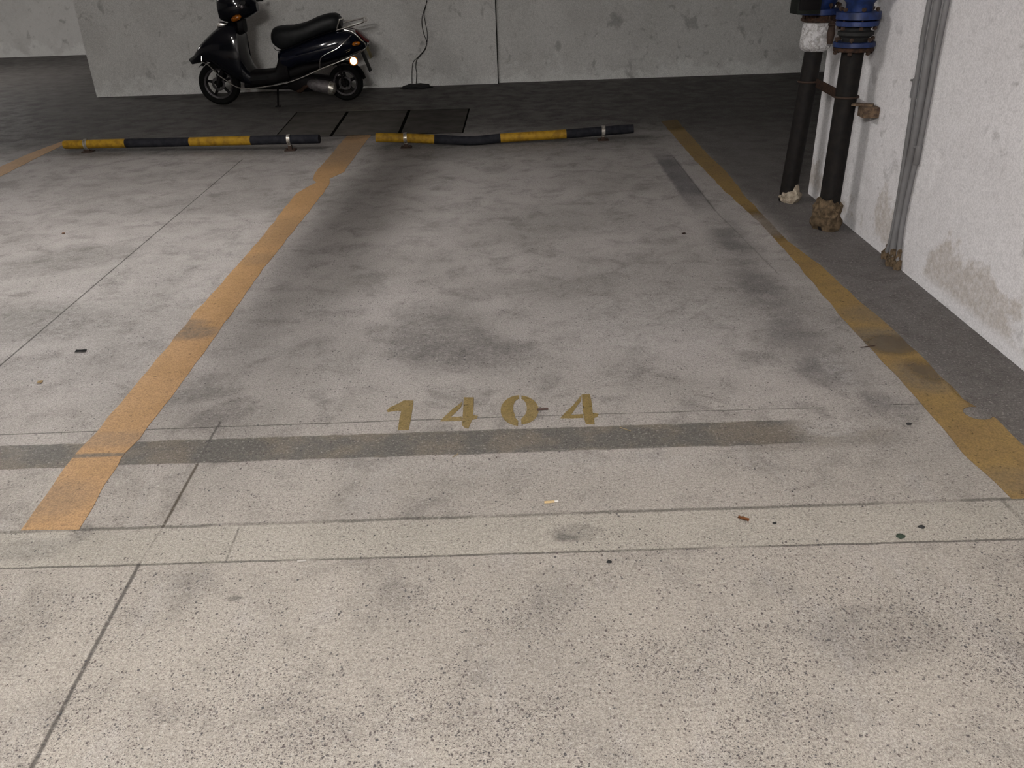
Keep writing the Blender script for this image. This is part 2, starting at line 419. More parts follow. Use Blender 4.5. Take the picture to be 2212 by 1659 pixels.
def smooth_path(pts, n=4):
    pts = [Vector(p) for p in pts]; out = []
    for i in range(len(pts) - 1):
        p0, p1, p2, p3 = pts[max(i - 1, 0)], pts[i], pts[i + 1], pts[min(i + 2, len(pts) - 1)]
        for k in range(n):
            t = k / n
            out.append(.5 * ((2 * p1) + (p2 - p0) * t + (2 * p0 - 5 * p1 + 4 * p2 - p3) * t * t + (3 * p1 - p0 - 3 * p2 + p3) * t ** 3))
    out.append(pts[-1]); return out
def lathe(bm, c, axis, prof, seg=40, closed=False):
    """prof: list of (radius, along axis)"""
    axis = Vector(axis).normalized(); u, v = frame(axis); c = Vector(c); rings = []
    for r, h in prof:
        rings.append([bm.verts.new(c + axis * h + (u * math.cos(2 * PI * k / seg) + v * math.sin(2 * PI * k / seg)) * max(r, 1e-5)) for k in range(seg)])
    n = len(rings)
    for i in range(n if closed else n - 1):
        a, b = rings[i], rings[(i + 1) % n]
        for k in range(seg): bm.faces.new((a[k], a[(k + 1) % seg], b[(k + 1) % seg], b[k]))
    if not closed:
        bm.faces.new(rings[0]); bm.faces.new(rings[-1])
def poly(bm, pts, z0, z1):
    """flat prism from ground points"""
    b = [bm.verts.new((p[0], p[1], z0)) for p in pts]; t = [bm.verts.new((p[0], p[1], z1)) for p in pts]
    bm.faces.new(t); bm.faces.new(b[::-1])
    for i in range(len(pts)):
        j = (i + 1) % len(pts); bm.faces.new((b[i], b[j], t[j], t[i]))
def rock(bm, c, size, rough=.25, seed=0, sub=3):
    r = bmesh.ops.create_icosphere(bm, subdivisions=sub, radius=1)['verts']
    for v in r:
        k = 1 + rough * mnoise.noise(v.co * 2.2 + Vector((seed, seed * 1.7, 0))) + rough * .5 * mnoise.noise(v.co * 6 + Vector((seed, 0, 3)))
        v.co = Vector((v.co.x * size[0] * k, v.co.y * size[1] * k, v.co.z * size[2] * k)) + Vector(c)
B = bmesh.new

# ================================================================ THE SETTING
YB = g(1400, 168).y                                   # face of the back wall
YF = 15.2                                             # the wall of the recess farther back
XE = atY(213, 205, YB).x                              # left end of the back wall
XJ = atY(1077, 170, YB).x                             # joint in the back wall
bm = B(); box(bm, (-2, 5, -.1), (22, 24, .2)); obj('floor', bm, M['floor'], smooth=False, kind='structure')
bm = B(); box(bm, (-2, 5, 3.0), (22, 24, .2)); obj('ceiling', bm, M['ceil'], smooth=False, kind='structure')
bm = B(); box(bm, ((XE + XJ) / 2, YB + .14, 1.45), (XJ - XE - .006, .4, 2.9)); obj('wall_back', bm, M['back'], smooth=False, kind='structure')
bm = B(); box(bm, ((XJ + 7) / 2, YB + .17, 1.45), (7 - XJ, .34, 2.9)); obj('wall_back', bm, M['back'], smooth=False, kind='structure')
bm = B(); box(bm, (-2, YF + .15, 1.45), (22, .3, 2.9)); obj('wall_far', bm, M['back'], smooth=False, kind='structure')
bm = B(); box(bm, (-12.8, 5, 1.45), (.3, 24, 2.9)); obj('wall_left', bm, M['back'], smooth=False, kind='structure')
# right wall: from behind the camera to its free end behind the pipes
WE = onwall(1744, 425); wend = WA + WD * (WE - WA).dot(WD); wstart = WA - WD * 9.0
wl = (wend - wstart).length; wc = (wend + wstart) / 2 - WN * .15; ang = math.atan2(WD.y, WD.x)
bm = B(); box(bm, (0, 0, 0), (wl, .3, 2.9))
wr_ = obj('wall_right', bm, M['white'], smooth=False, kind='structure'); wr_.location = (wc.x, wc.y, 1.45); wr_.rotation_euler = (0, 0, ang)
bm = B(); box(bm, (6.8, 9, 1.45), (.3, 14, 2.9)); obj('wall_side', bm, M['back'], smooth=False, kind='structure')

# ================================================================ LAMPS AND THE OVERHEAD PIPE (all above the picture)
def lamp(x, y, z, alongx, st, where):
    t = thing('tube_lamp', (x, y, z), {'near': 'twin tube ceiling lamp above the driveway', 'side': 'twin tube ceiling lamp above the neighbouring bay',
              'far': 'twin tube ceiling lamp far to the left'}[where], 'lamp', None)
    L = 1.2; a, b = (Vector((1, 0, 0)), Vector((0, 1, 0))) if alongx else (Vector((0, 1, 0)), Vector((1, 0, 0)))
    c = Vector((x, y, z))
    bm = B(); sz = (L + .06, .16, .05) if alongx else (.16, L + .06, .05)
    box(bm, c + Vector((0, 0, .06)), sz, bev=.006)
    for s in (-.4, .4): tube(bm, [c + a * s + Vector((0, 0, .08)), Vector((c.x + a.x * s, c.y + a.y * s, 2.9))], .006, 8)
    obj('housing', bm, M['lampbody'], t)
    me = emit('lit tube ' + where, LAMP_COL, st)
    for s in (-1, 1):
        bm = B(); tube(bm, [c + b * s * .022 - a * L / 2, c + b * s * .022 + a * L / 2], .015, 12)
        obj('tube', bm, me, t)
for l in LAMPS: lamp(*l)
# unseen overhead pipe, added and sized to throw the long soft floor shadow
bm = B(); tube(bm, [(-2.088, 3.60, 1.82), (-1.93, 6.0, 1.82)], .056, 20)
sp = obj('shadow_pipe', bm, M['black_pipe'], label='black suspended pipe, unseen, added to cast the long floor shadow', cat='pipe', origin=(-2.0, 4.0, 1.82))
for q in (3.75, 5.9):
    bm = B(); tube(bm, [(-2.088 + (q - 3.6) * .0658, q, 1.82), (-2.088 + (q - 3.6) * .0658, q, 2.9)], .005, 8); obj('hanger_rod', bm, M['galv'], sp)

# ================================================================ PAINTED LINES AND NUMBER
def painted(name, pts, mat, label, cat, **k):
    bm = B(); gp = [g(*p) for p in pts]
    c = sum((Vector(p) for p in gp), Vector()) / len(gp)
    out = []
    for i in range(len(gp)):                        # subdivide so that the edge can wobble like brushed paint
        a, b = gp[i], gp[(i + 1) % len(gp)]; nseg = max(1, int((b - a).length / .03))
        for q in range(nseg):
            p = a.lerp(b, q / nseg); w = .0035 if k.get('wob', True) else 0
            out.append((p.x + mnoise.noise(p * 9) * w * 2, p.y + mnoise.noise(p * 9 + Vector((5, 0, 0))) * w))
    poly(bm, out, .0004, .0016)
    return obj(name, bm, mat, smooth=False, label=label, cat=cat)
PL = paint_material('worn ochre line paint', (.46, .275, .13), (.40, .235, .10), {'chip': .6,
      'dirt': [(410, 720, .13, .07, .75), (400, 700, .1, .05, .6), (740, 330, .25, .5, .45), (600, 500, .12, .3, .25), (190, 985, .2, .012, .9), (110, 1080, .12, .1, .35), (235, 950, .2, .05, .35), (560, 560, .1, .1, .3)],
      'gone': [(770, 285, .18, .35, .7)]})
PR = paint_material('worn yellow line paint', (.30, .195, .065), (.235, .15, .06), {'chip': .35,
      'dirt': [(1905, 735, .14, .12, .75), (1990, 815, .1, .12, .6), (1870, 680, .1, .1, .4), (2200, 1040, .1, .08, .3)],
      'gone': [(1655, 485, .15, .26, .85), (1930, 745, .1, .09, .55), (1445, 265, .2, .35, .6), (2000, 800, .06, .1, .4), (2090, 850, .04, .1, .6)], 'cut': [(2112, 893, .043)]})
painted('parking_line', [(45, 1146), (95, 1075), (160, 985), (215, 925), (345, 770), (418, 680), (560, 520), (640, 418), (683, 394), (676, 388), (681, 372), (700, 352), (735, 310), (760, 284),
        (807, 284), (780, 320), (742, 372), (713, 386), (712, 398), (690, 428), (560, 593), (510, 665), (450, 748), (400, 815), (345, 890), (300, 948), (262, 990), (215, 1070), (172, 1144)], PL,
        'long ochre painted parking line between the two black and yellow wheel stops', 'parking line')
painted('parking_line', [(1428, 262), (1500, 345), (1568, 415), (1640, 480), (1720, 568), (1820, 688), (1905, 780), (1990, 872), (2080, 978), (2186, 1078), (2330, 1075), (2212, 965), (2150, 905),
        (2080, 862), (1980, 760), (1905, 690), (1860, 655), (1780, 580), (1700, 520), (1610, 425), (1570, 372), (1530, 335), (1480, 280), (1462, 258)], PR,
        'faded patchy yellow parking line running beside the white right wall', 'parking line')
painted('parking_line', [(-160, 455), (0, 382), (72, 345), (140, 312), (142, 303), (60, 333), (0, 361), (-160, 428)], PL,
        'short ochre parking line at the left edge of the photo', 'parking line')

DG = paint_material('faded stencil paint', (.24, .172, .062), (.28, .21, .10), {'chip': .25})
def zz(p): return (780 + p[0] / 3.881, 820 + p[1] / 3.881)
digits = {
 'one': [[(355, 178), (440, 178), (432, 245), (418, 330), (398, 425), (308, 425), (322, 330), (338, 262), (300, 262), (225, 274), (216, 262), (240, 236), (285, 216), (330, 195)]],
 'four': [[(664, 352), (700, 312), (770, 248), (850, 186), (838, 232), (790, 280), (748, 318), (845, 312), (846, 345), (760, 350)],
          [(862, 152), (945, 152), (943, 230), (938, 300), (980, 308), (968, 330), (930, 340), (900, 412), (868, 404), (846, 385), (852, 310)]],
 'zero': [], 
 'four2': [[(1672, 325), (1710, 280), (1780, 215), (1850, 128), (1838, 190), (1815, 215), (1785, 262), (1758, 300), (1860, 292), (1862, 322), (1760, 326)],
          [(1852, 128), (1918, 126), (1930, 180), (1942, 282), (1992, 290), (1978, 315), (1950, 325), (1958, 378), (1885, 374), (1868, 322), (1856, 220)]]}
def arc(cx, cy, rx, ry, a0, a1, n=14): return [(cx + rx * math.cos(math.radians(a0 + (a1 - a0) * i / n)), cy + ry * math.sin(math.radians(a0 + (a1 - a0) * i / n))) for i in range(n + 1)]
digits['zero'] = [arc(1328, 262, 158, 128, 95, 268) + arc(1332, 242, 58, 80, 262, 140) + [(1290, 318), (1318, 350)],
                  arc(1328, 258, 160, 122, -84, 62) + [(1345, 378), (1340, 335)] + arc(1332, 242, 58, 80, 60, -78)]
nb = g(1072, 890)
num = thing('painted_number', nb, 'faded yellow stencilled number 1404 painted on the concrete of the bay', 'number')
for key, name in (('one', 'digit_one'), ('four', 'digit_four'), ('zero', 'digit_zero'), ('four2', 'digit_four')):
    bm = B()
    for pl in digits[key]: poly(bm, [g(*zz(p)) for p in pl], .0004, .0016)
    obj(name, bm, DG, num, smooth=False, origin=(0, 0, 0))

# ================================================================ COVER SLABS BEHIND THE WHEEL STOPS
cov = [((640, 243), (751, 241), (714, 295), (592, 298)), ((751, 241), (884, 238), (862, 291), (714, 295)), ((884, 238), (1015, 235), (1001, 287), (862, 291))]
lbl = ['dark flush floor cover slab nearest the scooter, leftmost of the row', 'dark flush floor cover slab in the middle of the row', 'dark flush floor cover slab behind the right wheel stop, rightmost of the row']
for c4, lb in zip(cov, lbl):
    gp = [g(*p) for p in c4]; c = sum(gp, Vector()) / 4
    t = thing('cover_slab', (c.x, c.y, 0), lb, 'floor cover', 'flush cover slabs behind the wheel stops')
    bm = B(); poly(bm, [c + (p - c) * 1.0 for p in gp], .0003, .0012); obj('seam', bm, M['seam'], t, smooth=False)
    bm = B(); poly(bm, [Vector((c.x + (p.x - c.x) * .95, c.y + (p.y - c.y) * .97, 0)) for p in gp], .0010, .0017); obj('slab', bm, M['slab'], t, smooth=False)

# ================================================================ WHEEL STOPS
def wheel_stop(path, cuts, Yg, clamps, label, R=.035):
    """path: pixel points along the bar's axis at depth Yg; cuts: pixel x where the colour changes"""
    pts = [atY(px, py, Yg(px)) for px, py in path]
    dense, mats = [], []
    for i in range(len(pts) - 1):
        nn = max(2, int((pts[i + 1] - pts[i]).length / .03))
        for q in range(nn): dense.append((pts[i].lerp(pts[i + 1], q / nn), path[i][0] + (path[i + 1][0] - path[i][0]) * q / nn))
    dense.append((pts[-1], path[-1][0]))
    # insert exact colour changes
    dense.sort(key=lambda t: t[1])
    for _, x in dense: mats.append(sum(1 for c in cuts if x >= c) % 2)
    mid = dense[len(dense) // 2][0]
    t = thing('wheel_stop', (mid.x, mid.y, 0), label, 'wheel stop', None)
    # smooth the bend
    P3 = [d[0].copy() for d in dense]
    for _ in range(3):
        P3 = [P3[0]] + [(P3[i - 1] + P3[i] * 2 + P3[i + 1]) / 4 for i in range(1, len(P3) - 1)] + [P3[-1]]
    bm = B(); r = [R] * len(P3); r[0] = r[-1] = R * .96
    tube(bm, P3, r, 20, mats=mats)
    # open pipe mouth
    obj('pipe', bm, [M['yellow'], M['black']], t)
    for cx in clamps:
        p = min(dense, key=lambda d: abs(d[1] - cx))[0]
        bm = B(); lathe(bm, p, (1, 0, 0), [(R + .0005, -.013), (R + .006, -.013), (R + .006, .013), (R + .0005, .013)], 24, True)
        box(bm, p + Vector((0, -.0, -(R + .012))), (.022, .02, .026), bev=.003)
        cl = obj('clamp', bm, M['galv'], t)
        bm = B(); tube(bm, [p + Vector((0, -.02, -(R + .014))), p + Vector((0, .02, -(R + .014)))], .006, 8); obj('bolt', bm, M['bolt'], cl)
        bm = B(); h = p.z - R - .01
        box(bm, (p.x, p.y, h * .5 + .002), (.03, .03, max(.01, h)), bev=.003); box(bm, (p.x, p.y, .004), (.085, .07, .008), bev=.002)
        for s in (-.03, .03): tube(bm, [(p.x + s, p.y, .006), (p.x + s, p.y, .018)], .008, 6)
        obj('foot', bm, M['bolt'], t)
yl0, yl1 = g(190, 328).y, g(627, 325).y
wheel_stop([(140, 312.5), (265, 309.5), (403, 306.5), (535, 303.5), (690, 300)], [266, 404, 536], lambda x: yl0 + (yl1 - yl0) * (x - 190) / 437, [189, 623],
           'black and yellow striped steel wheel stop bar on the left, straight')
yr0, yr1 = g(877, 319).y, g(1303, 303).y
wheel_stop([(812, 297), (876, 298), (938, 300.5), (985, 303), (1018, 304.5), (1050, 302), (1082, 298), (1223, 289.5), (1303, 283), (1368, 278)], [938, 1082, 1223],
           lambda x: yr0 + (yr1 - yr0) * (x - 877) / 426, [876, 1303], 'black and yellow striped steel wheel stop bar on the right, bent in the middle')

# ================================================================ SCOOTER
YS_ = (g(475, 226).y + g(748, 216.5).y) / 2
def sp_(px, py, dy=0.0): return atY(px, py, YS_) + Vector((0, dy, 0))
def zs(zx, zy): return (400 + zx / 5.267, zy / 5.267)
rb = sp_(612, 226); rb.z = 0
SC = thing('scooter', rb, 'glossy black motor scooter parked sideways against the grey back wall', 'scooter')
def ringbody(bm, st, seg=24, ex=.75):
    """st: (px, py_top, py_bottom, half width[, y centre])"""
    rings = []
    for s in st:
        a, b = sp_(s[0], s[1]), sp_(s[0], s[2]); mid = (a + b) / 2; hh = abs(a.z - b.z) / 2; yc = s[4] if len(s) > 4 else 0
        ring = []
        for k in range(seg):
            t = 2 * PI * k / seg; ct, s_ = math.cos(t), math.sin(t)
            ring.append(bm.verts.new(mid + Vector((0, yc + s[3] * math.copysign(abs(ct) ** ex, ct), hh * math.copysign(abs(s_) ** ex, s_)))))
        rings.append(ring)
    for i in range(len(rings) - 1):
        for k in range(seg): bm.faces.new((rings[i][k], rings[i][(k + 1) % seg], rings[i + 1][(k + 1) % seg], rings[i + 1][k]))
    bm.faces.new(rings[0]); bm.faces.new(rings[-1])
def densify(st, n=3):
    out = []
    for i in range(len(st) - 1):
        p0, p1, p2, p3 = st[max(i - 1, 0)], st[i], st[i + 1], st[min(i + 2, len(st) - 1)]
        for q in range(n):
            t = q / n; row = []
            for a, b, c, d in zip(p0, p1, p2, p3):
                row.append(b + (c - b) * t if True else 0)
            out.append(tuple(row))
    out.append(st[-1]); return out
# front shield and nose
bm = B(); ringbody(bm, [(409, 127, 131, .015), (416, 123, 139, .05), (425, 117, 137, .09), (433, 106, 135, .12), (441, 95, 133, .15), (452, 84, 133, .17), (463, 74, 137, .185), (474, 65, 147, .20), (485, 57, 156, .21),
        (500, 49, 166, .215), (514, 45, 175, .215), (524, 45, 180, .21), (529, 47, 182, .20), (531, 85, 182, .20), (534, 112, 182, .20), (544, 139, 183, .19), (552, 151, 183, .18)], ex=.62)
nose = obj('front_shield', bm, M['gloss'], SC)
bm = B(); ringbody(bm, [(548, 150, 184, .17), (560, 151, 184, .18), (590, 148.5, 181, .18), (604, 146, 178, .17), (609, 128, 177, .16), (614, 112, 176, .16), (628, 108, 171, .165)], ex=.5)
obj('floorboard', bm, M['plastic'], SC)
bm = B()
for k in range(5):
    q = [sp_(549, 163 + k * 1.6, -.185), sp_(588, 159 + k * 1.6, -.185)]
    tube(bm, q, .0035, 6)
obj('tread_strip', bm, M['rubber'], SC)
# rear bodywork
bm = B(); ringbody(bm, [(608, 108, 150, .13), (614, 105, 152, .16), (628, 100, 150, .18), (645, 94, 142, .20), (662, 88, 138, .21), (680, 81, 136, .212), (700, 73, 134, .21), (716, 68, 130, .20), (732, 64, 126, .19),
        (750, 62, 121, .17), (765, 66, 114, .14), (778, 74, 109, .10), (788, 83, 105, .065), (794, 91, 99, .03)], ex=.7)
rear = obj('side_panel', bm, M['navy'], SC)
bm = B(); ringbody(bm, [(618, 148, 172, .12), (648, 138, 164, .12), (662, 132, 158, .12), (700, 130, 146, .14), (735, 122, 130, .13)], ex=.7)
obj('inner_cover', bm, M['plastic'], SC)
# seat
bm = B(); ringbody(bm, [(587.5, 78, 90, .04), (590, 68, 95, .08), (595, 60, 100, .11), (603, 56, 106, .13), (612, 54.5, 107, .14), (622, 53.5, 104, .145), (637, 53, 99, .15), (652, 50, 92, .15), (666, 46, 87, .15), (678, 40.5, 81, .15),
        (689, 35, 76, .145), (702, 30.5, 72, .14), (715, 27.5, 68, .135), (726, 27, 65, .125), (733, 30, 62, .11), (738, 38, 58, .08)], ex=.75)
seat = obj('seat', bm, M['seat'], SC)
bm = B(); tube(bm, smooth_path([sp_(596, 99, -.10), sp_(608, 106.5, -.135), sp_(640, 97, -.15), sp_(690, 76, -.14), sp_(735, 62, -.10)], 5), .003, 6); obj('piping', bm, M['plastic'], seat)
# handlebar head
bm = B(); ringbody(bm, [(474, 8, 30, .04), (476, -6, 44, .10), (483, -16, 47, .13), (495, -22, 48, .15), (508, -24, 46, .16), (522, -22, 42, .15), (535, -14, 38, .12), (548, -6, 30, .08), (556, 4, 24, .05)], ex=.75)
head = obj('handlebar_cover', bm, M['gloss'], SC)
bm = B(); ringbody(bm, [(497, 40, 70, .06), (506, 38, 75, .08), (520, 36, 75, .09), (529, 34, 70, .07)], ex=.7); obj('steering_column', bm, M['plastic'], SC)
bm = B(); ringbody(bm, [(472.5, 6, 24, .03), (474, 0, 32, .07), (477, -6, 38, .09), (482, -8, 40, .09)], ex=.8); obj('headlamp', bm, M['lens'], SC)
for sgn, nm in ((-1, 1), (1, 2)):
    bm = B(); a, b = sp_(537, 3, sgn * .16), sp_(545, 2, sgn * .34)
    tube(bm, [sp_(525, 2, sgn * .1), a], .011, 10); tube(bm, [a, b], [.016, .018], 14); tube(bm, [b, b + (b - a) * .06], .021, 14)
    gr = obj('grip', bm, M['rubber'], SC)
    bm = B(); tube(bm, smooth_path([sp_(533, 4, sgn * .17), sp_(527, 9, sgn * .22), sp_(532, 9, sgn * .34)], 4), .004, 6); obj('brake_lever', bm, M['chrome'], SC)
    bm = B(); tube(bm, smooth_path([sp_(530, -4, sgn * .14), sp_(526, -40, sgn * .2), sp_(528, -62, sgn * .24)], 4), .005, 8); c0 = sp_(528, -70, sgn * .24)
    box(bm, c0, (.02, .13, .08), bev=.008); obj('mirror', bm, M['plastic'], SC)
def lens(name, c, rx, rz, dep, mat, tilt=0, par=None):
    bm = B(); r = bmesh.ops.create_uvsphere(bm, u_segments=20, v_segments=12, radius=1)['verts']
    mt = Matrix.Translation(c) @ Matrix.Rotation(tilt, 4, 'Y') @ Matrix.Diagonal((rx, dep, rz, 1))
    bmesh.ops.transform(bm, matrix=mt, verts=r); return obj(name, bm, mat, par or SC)
lens('front_turn_signal', sp_(519, 37, -.145), .058, .027, .03, M['amber'], -.35)
lens('rear_turn_signal', sp_(772, 92, -.115), .052, .022, .03, M['amber'], -.1)
lens('rear_turn_signal', sp_(772, 90, .115), .052, .022, .03, M['amber'], -.1)
lens('front_turn_signal', sp_(519, 37, .145), .058, .027, .03, M['amber'], -.35)
lens('badge', sp_(530, 13, -.135), .019, .019, .012, M['alloy'])
# small round reflector below the tail, its reflected light painted as emission
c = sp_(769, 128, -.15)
bm = B(); lathe(bm, c, (0, 1, 0), [(.046, -.004), (.046, .012), (.02, .03)], 24); sl = obj('side_reflector', bm, M['amber'], SC, label='round amber reflector rim below the tail')
bm = B(); lathe(bm, c + Vector((0, -.006, 0)), (0, 1, 0), [(.034, -.004), (.034, .004)], 24); obj('reflector_disc', bm, M['glow'], sl, label='pale yellow reflector disc with its reflection painted as glow')
# chrome
for s in (-1, 1):
    bm = B(); w = .225 * s
    tube(bm, smooth_path([sp_(441, 108, s * .13), sp_(446, 118, s * .15), sp_(447, 130, s * .16), sp_(461, 134, s * .19), sp_(485, 155, w), sp_(505, 169, w), sp_(524, 181, w), sp_(545, 184.5, w), sp_(585, 180.5, w), sp_(628, 173, w), sp_(666, 159.5, w), sp_(700, 144, w),
          sp_(740, 128, w), sp_(770, 115.5, w * .85), sp_(790, 105, w * .5), sp_(793, 95, w * .42), sp_(781, 80, w * .6), sp_(766, 66.5, w * .65), sp_(748, 62, w * .65)], 4), .0062, 8)
    obj('side_guard_rail', bm, M['chrome'], SC, label='thin chrome rail around the body')
for s in (-1, 1):
    bm = B(); tube(bm, smooth_path([sp_(700, 143, s * .215), sp_(701, 123, s * .222), sp_(711, 113, s * .222), sp_(735, 101, s * .21), sp_(750, 88, s * .19), sp_(764, 73, s * .14)], 4), .004, 8); obj('panel_trim', bm, M['chrome'], SC, label='chrome trim line on the side panel')
bm = B(); w = .11
tube(bm, smooth_path([sp_(731, 64, -w), sp_(757, 56, -w), sp_(784, 47.5, -w), sp_(790, 44, -w * .8), sp_(791, 43, 0), sp_(790, 44, w * .8), sp_(784, 47.5, w), sp_(757, 56, w), sp_(731, 64, w)], 4), .0085, 10)
for s in (-1, 1):
    tube(bm, [sp_(737, 41, s * w), sp_(732, 60, s * w)], .008, 8)
    tube(bm, [sp_(745, 48, s * w * .8), sp_(788, 38, s * w * .8)], .006, 8)
    tube(bm, [sp_(788, 38, s * w * .8), sp_(787, 47, s * w * .9)], .005, 8)
tube(bm, [sp_(737, 41, -w), sp_(737, 41, w)], .007, 8); tube(bm, [sp_(788, 38, -w * .8), sp_(788, 38, w * .8)], .006, 8)
obj('luggage_rack', bm, M['chrome'], SC, label='chrome tube luggage rack')
bm = B(); ringbody(bm, [(476, 50, 62, .03, -.08), (480, 44, 60, .05, -.08), (488, 46, 57, .05, -.08), (497, 49, 53, .03, -.08)], seg=12); obj('head_trim', bm, M['chrome'], SC)
bm = B(); ringbody(bm, [(770, 62, 70, .07), (780, 69, 80, .08), (790, 79, 90, .07), (799, 87, 92, .05)], seg=14); obj('tail_light', bm, M['redlens'], SC)
# wheels
def wheel(px, py, rpx, name):
    c = sp_(px, py); R = abs(sp_(px, py).z - sp_(px, py + rpx).z); c.z = R; tw = .05
    t = R * .68
    bm = B(); prof = [(t, -tw * .55), (t + .02, -tw * .85), (R - .02, -tw), (R - .006, -tw * .75), (R, -tw * .3), (R, tw * .3), (R - .006, tw * .75), (R - .02, tw), (t + .02, tw * .85), (t, tw * .55)]
    lathe(bm, c, (0, 1, 0), prof, 56, True); w_ = obj(name, bm, M['tyre'], SC)
    bm = B(); lathe(bm, c, (0, 1, 0), [(t - .012, -.038), (t + .004, -.045), (t + .006, -.03), (t - .012, -.02), (t - .012, .02), (t + .006, .03), (t + .004, .045), (t - .012, .038)], 48, True); obj('rim', bm, M['dkalloy'], w_)
    bm = B(); lathe(bm, c, (0, 1, 0), [(.028, -.05), (.034, -.04), (.034, .04), (.028, .05)], 20)
    for k in range(5):
        a = k * 2 * PI / 5 + .4; d = Vector((math.cos(a), 0, math.sin(a))); tube(bm, [c + d * .03, c + d * (t - .008)], [.018, .012], 8)
    obj('spokes', bm, M['plastic'], w_)
    bm = B(); lathe(bm, c + Vector((0, -.045, 0)), (0, 1, 0), [(.045, -.002), (.068, -.002), (.068, .002), (.045, .002)], 32, True); obj('brake_disc', bm, M['dkalloy'], w_)
    return c, R
cf, Rf = wheel(475, 180, 46, 'front_wheel'); cr, Rr = wheel(747.5, 178, 38.5, 'rear_wheel')
# front fork, mudguard
bm = B()
for s in (-1, 1): tube(bm, [sp_(498, 120, s * .08), sp_(486, 150, s * .085), cf + Vector((0, s * .085, 0))], [.02, .022, .024], 12)
tube(bm, [cf + Vector((0, -.1, 0)), cf + Vector((0, .1, 0))], .012, 10); obj('front_fork', bm, M['plastic'], SC)
def guard(c, R, a0, a1, w, name, mat):
    bm = B(); rows = []
    for i in range(15):
        a = math.radians(a0 + (a1 - a0) * i / 14); row = []
        for j in range(9):
            u = -1 + 2 * j / 8; rr = R + .018 + .018 * (1 - u * u)
            row.append(bm.verts.new(c + Vector((math.cos(a) * rr, u * w, math.sin(a) * rr))))
        rows.append(row)
    for i in range(14):
        for j in range(8): bm.faces.new((rows[i][j], rows[i][j + 1], rows[i + 1][j + 1], rows[i + 1][j]))
    bmesh.ops.solidify(bm, geom=bm.faces[:], thickness=.004); obj(name, bm, mat, SC)
guard(cf, Rf, 20, 135, .075, 'front_mudguard', M['gloss'])
guard(cr, Rr, 10, 120, .08, 'rear_mudguard', M['plastic'])
bm = B(); a, b = sp_(783, 112), sp_(801, 154); d = (b - a)
box(bm, (a + b) / 2, (.008, .16, d.length), Matrix.Rotation(-math.atan2(d.x, -d.z), 3, 'Y'), .003); obj('mud_flap', bm, M['rubber'], SC)
bm = B(); a, b = sp_(790, 100, 0), sp_(800, 124, 0); d = b - a
box(bm, (a + b) / 2 + Vector((.012, 0, 0)), (.004, .17, .12), Matrix.Rotation(-math.atan2(d.x, -d.z), 3, 'Y'), .001); obj('number_plate', bm, simple('yellowed plate', (.22, .17, .05), .6), SC)
# engine, exhaust, shock, stand
bm = B(); ringbody(bm, [(625, 165, 192, .08), (645, 158, 198, .11), (680, 160, 196, .12), (715, 165, 192, .10, .04), (745, 168, 188, .07, .08)], ex=.55); obj('engine', bm, M['plastic'], SC)
bm = B(); e0, e1 = sp_(676, 178, -.13), sp_(722, 186, -.15); ax = (e1 - e0).normalized(); LL = (e1 - e0).length
lathe(bm, e0, ax, [(.022, -.03), (.045, 0), (.060, .05), (.064, LL * .6), (.064, LL)], 28); ex_ = obj('exhaust_silencer', bm, M['alloy'], SC, label='dull metal exhaust silencer')
bm = B(); lathe(bm, e1, ax, [(.066, -.02), (.066, .0), (.058, .03), (.03, .045)], 28); obj('end_cap', bm, M['galv'], ex_)
bm = B(); tube(bm, smooth_path([sp_(640, 190, -.05), sp_(652, 194, -.1), sp_(664, 185, -.13), e0], 4), .018, 10); obj('exhaust_pipe', bm, M['rust'], SC)
bm = B(); q0, q1 = sp_(735, 130, -.12), cr + Vector((.0, -.12, 0)); tube(bm, [q0, q1], .012, 8)
hel = []
for i in range(90):
    t = i / 89; p = q0.lerp(q1, .1 + t * .75); an = t * 2 * PI * 8; hel.append(p + Vector((math.cos(an) * .024, math.sin(an) * .024, 0)))
tube(bm, hel, .004, 6); obj('shock_absorber', bm, M['plastic'], SC)
bm = B()
st0, st1 = sp_(605, 183, -.10), g(601, 231); st1.z = .008
tube(bm, [st0, st0.lerp(st1, .6), st1], [.011, .009, .009], 8); box(bm, st1 + Vector((0, 0, -.001)), (.05, .03, .012), bev=.003); obj('kickstand', bm, M['plastic'], SC)
bm = B(); tube(bm, [sp_(529, 184, 0), sp_(590, 188, 0), sp_(640, 186, 0)], .025, 10); obj('frame_tube', bm, M['plastic'], SC)

# ================================================================ THE TWO RISER PIPES WITH VALVES
def flange(bm, c, R, h, up=Vector((0, 0, 1))): lathe(bm, c, up, [(R * .97, -h / 2), (R, -h / 2 + .002), (R, h / 2 - .002), (R * .97, h / 2)], 36)
def bolts(par, c, R, n, z0, z1, r=.007, ph=.2):
    for k in range(n):
        bm = B()
        a = k * 2 * PI / n + ph; p = c + Vector((math.cos(a) * R, math.sin(a) * R, 0))
        tube(bm, [p + Vector((0, 0, z0)), p + Vector((0, 0, z1))], r * .7, 8)
        for z in (z0 + .008, z1 - .008): lathe(bm, p + Vector((0, 0, z)), (0, 0, 1), [(r * 1.5, -.006), (r * 1.5, .006)], 6)
        obj('flange_bolt', bm, M['bolt'], par)
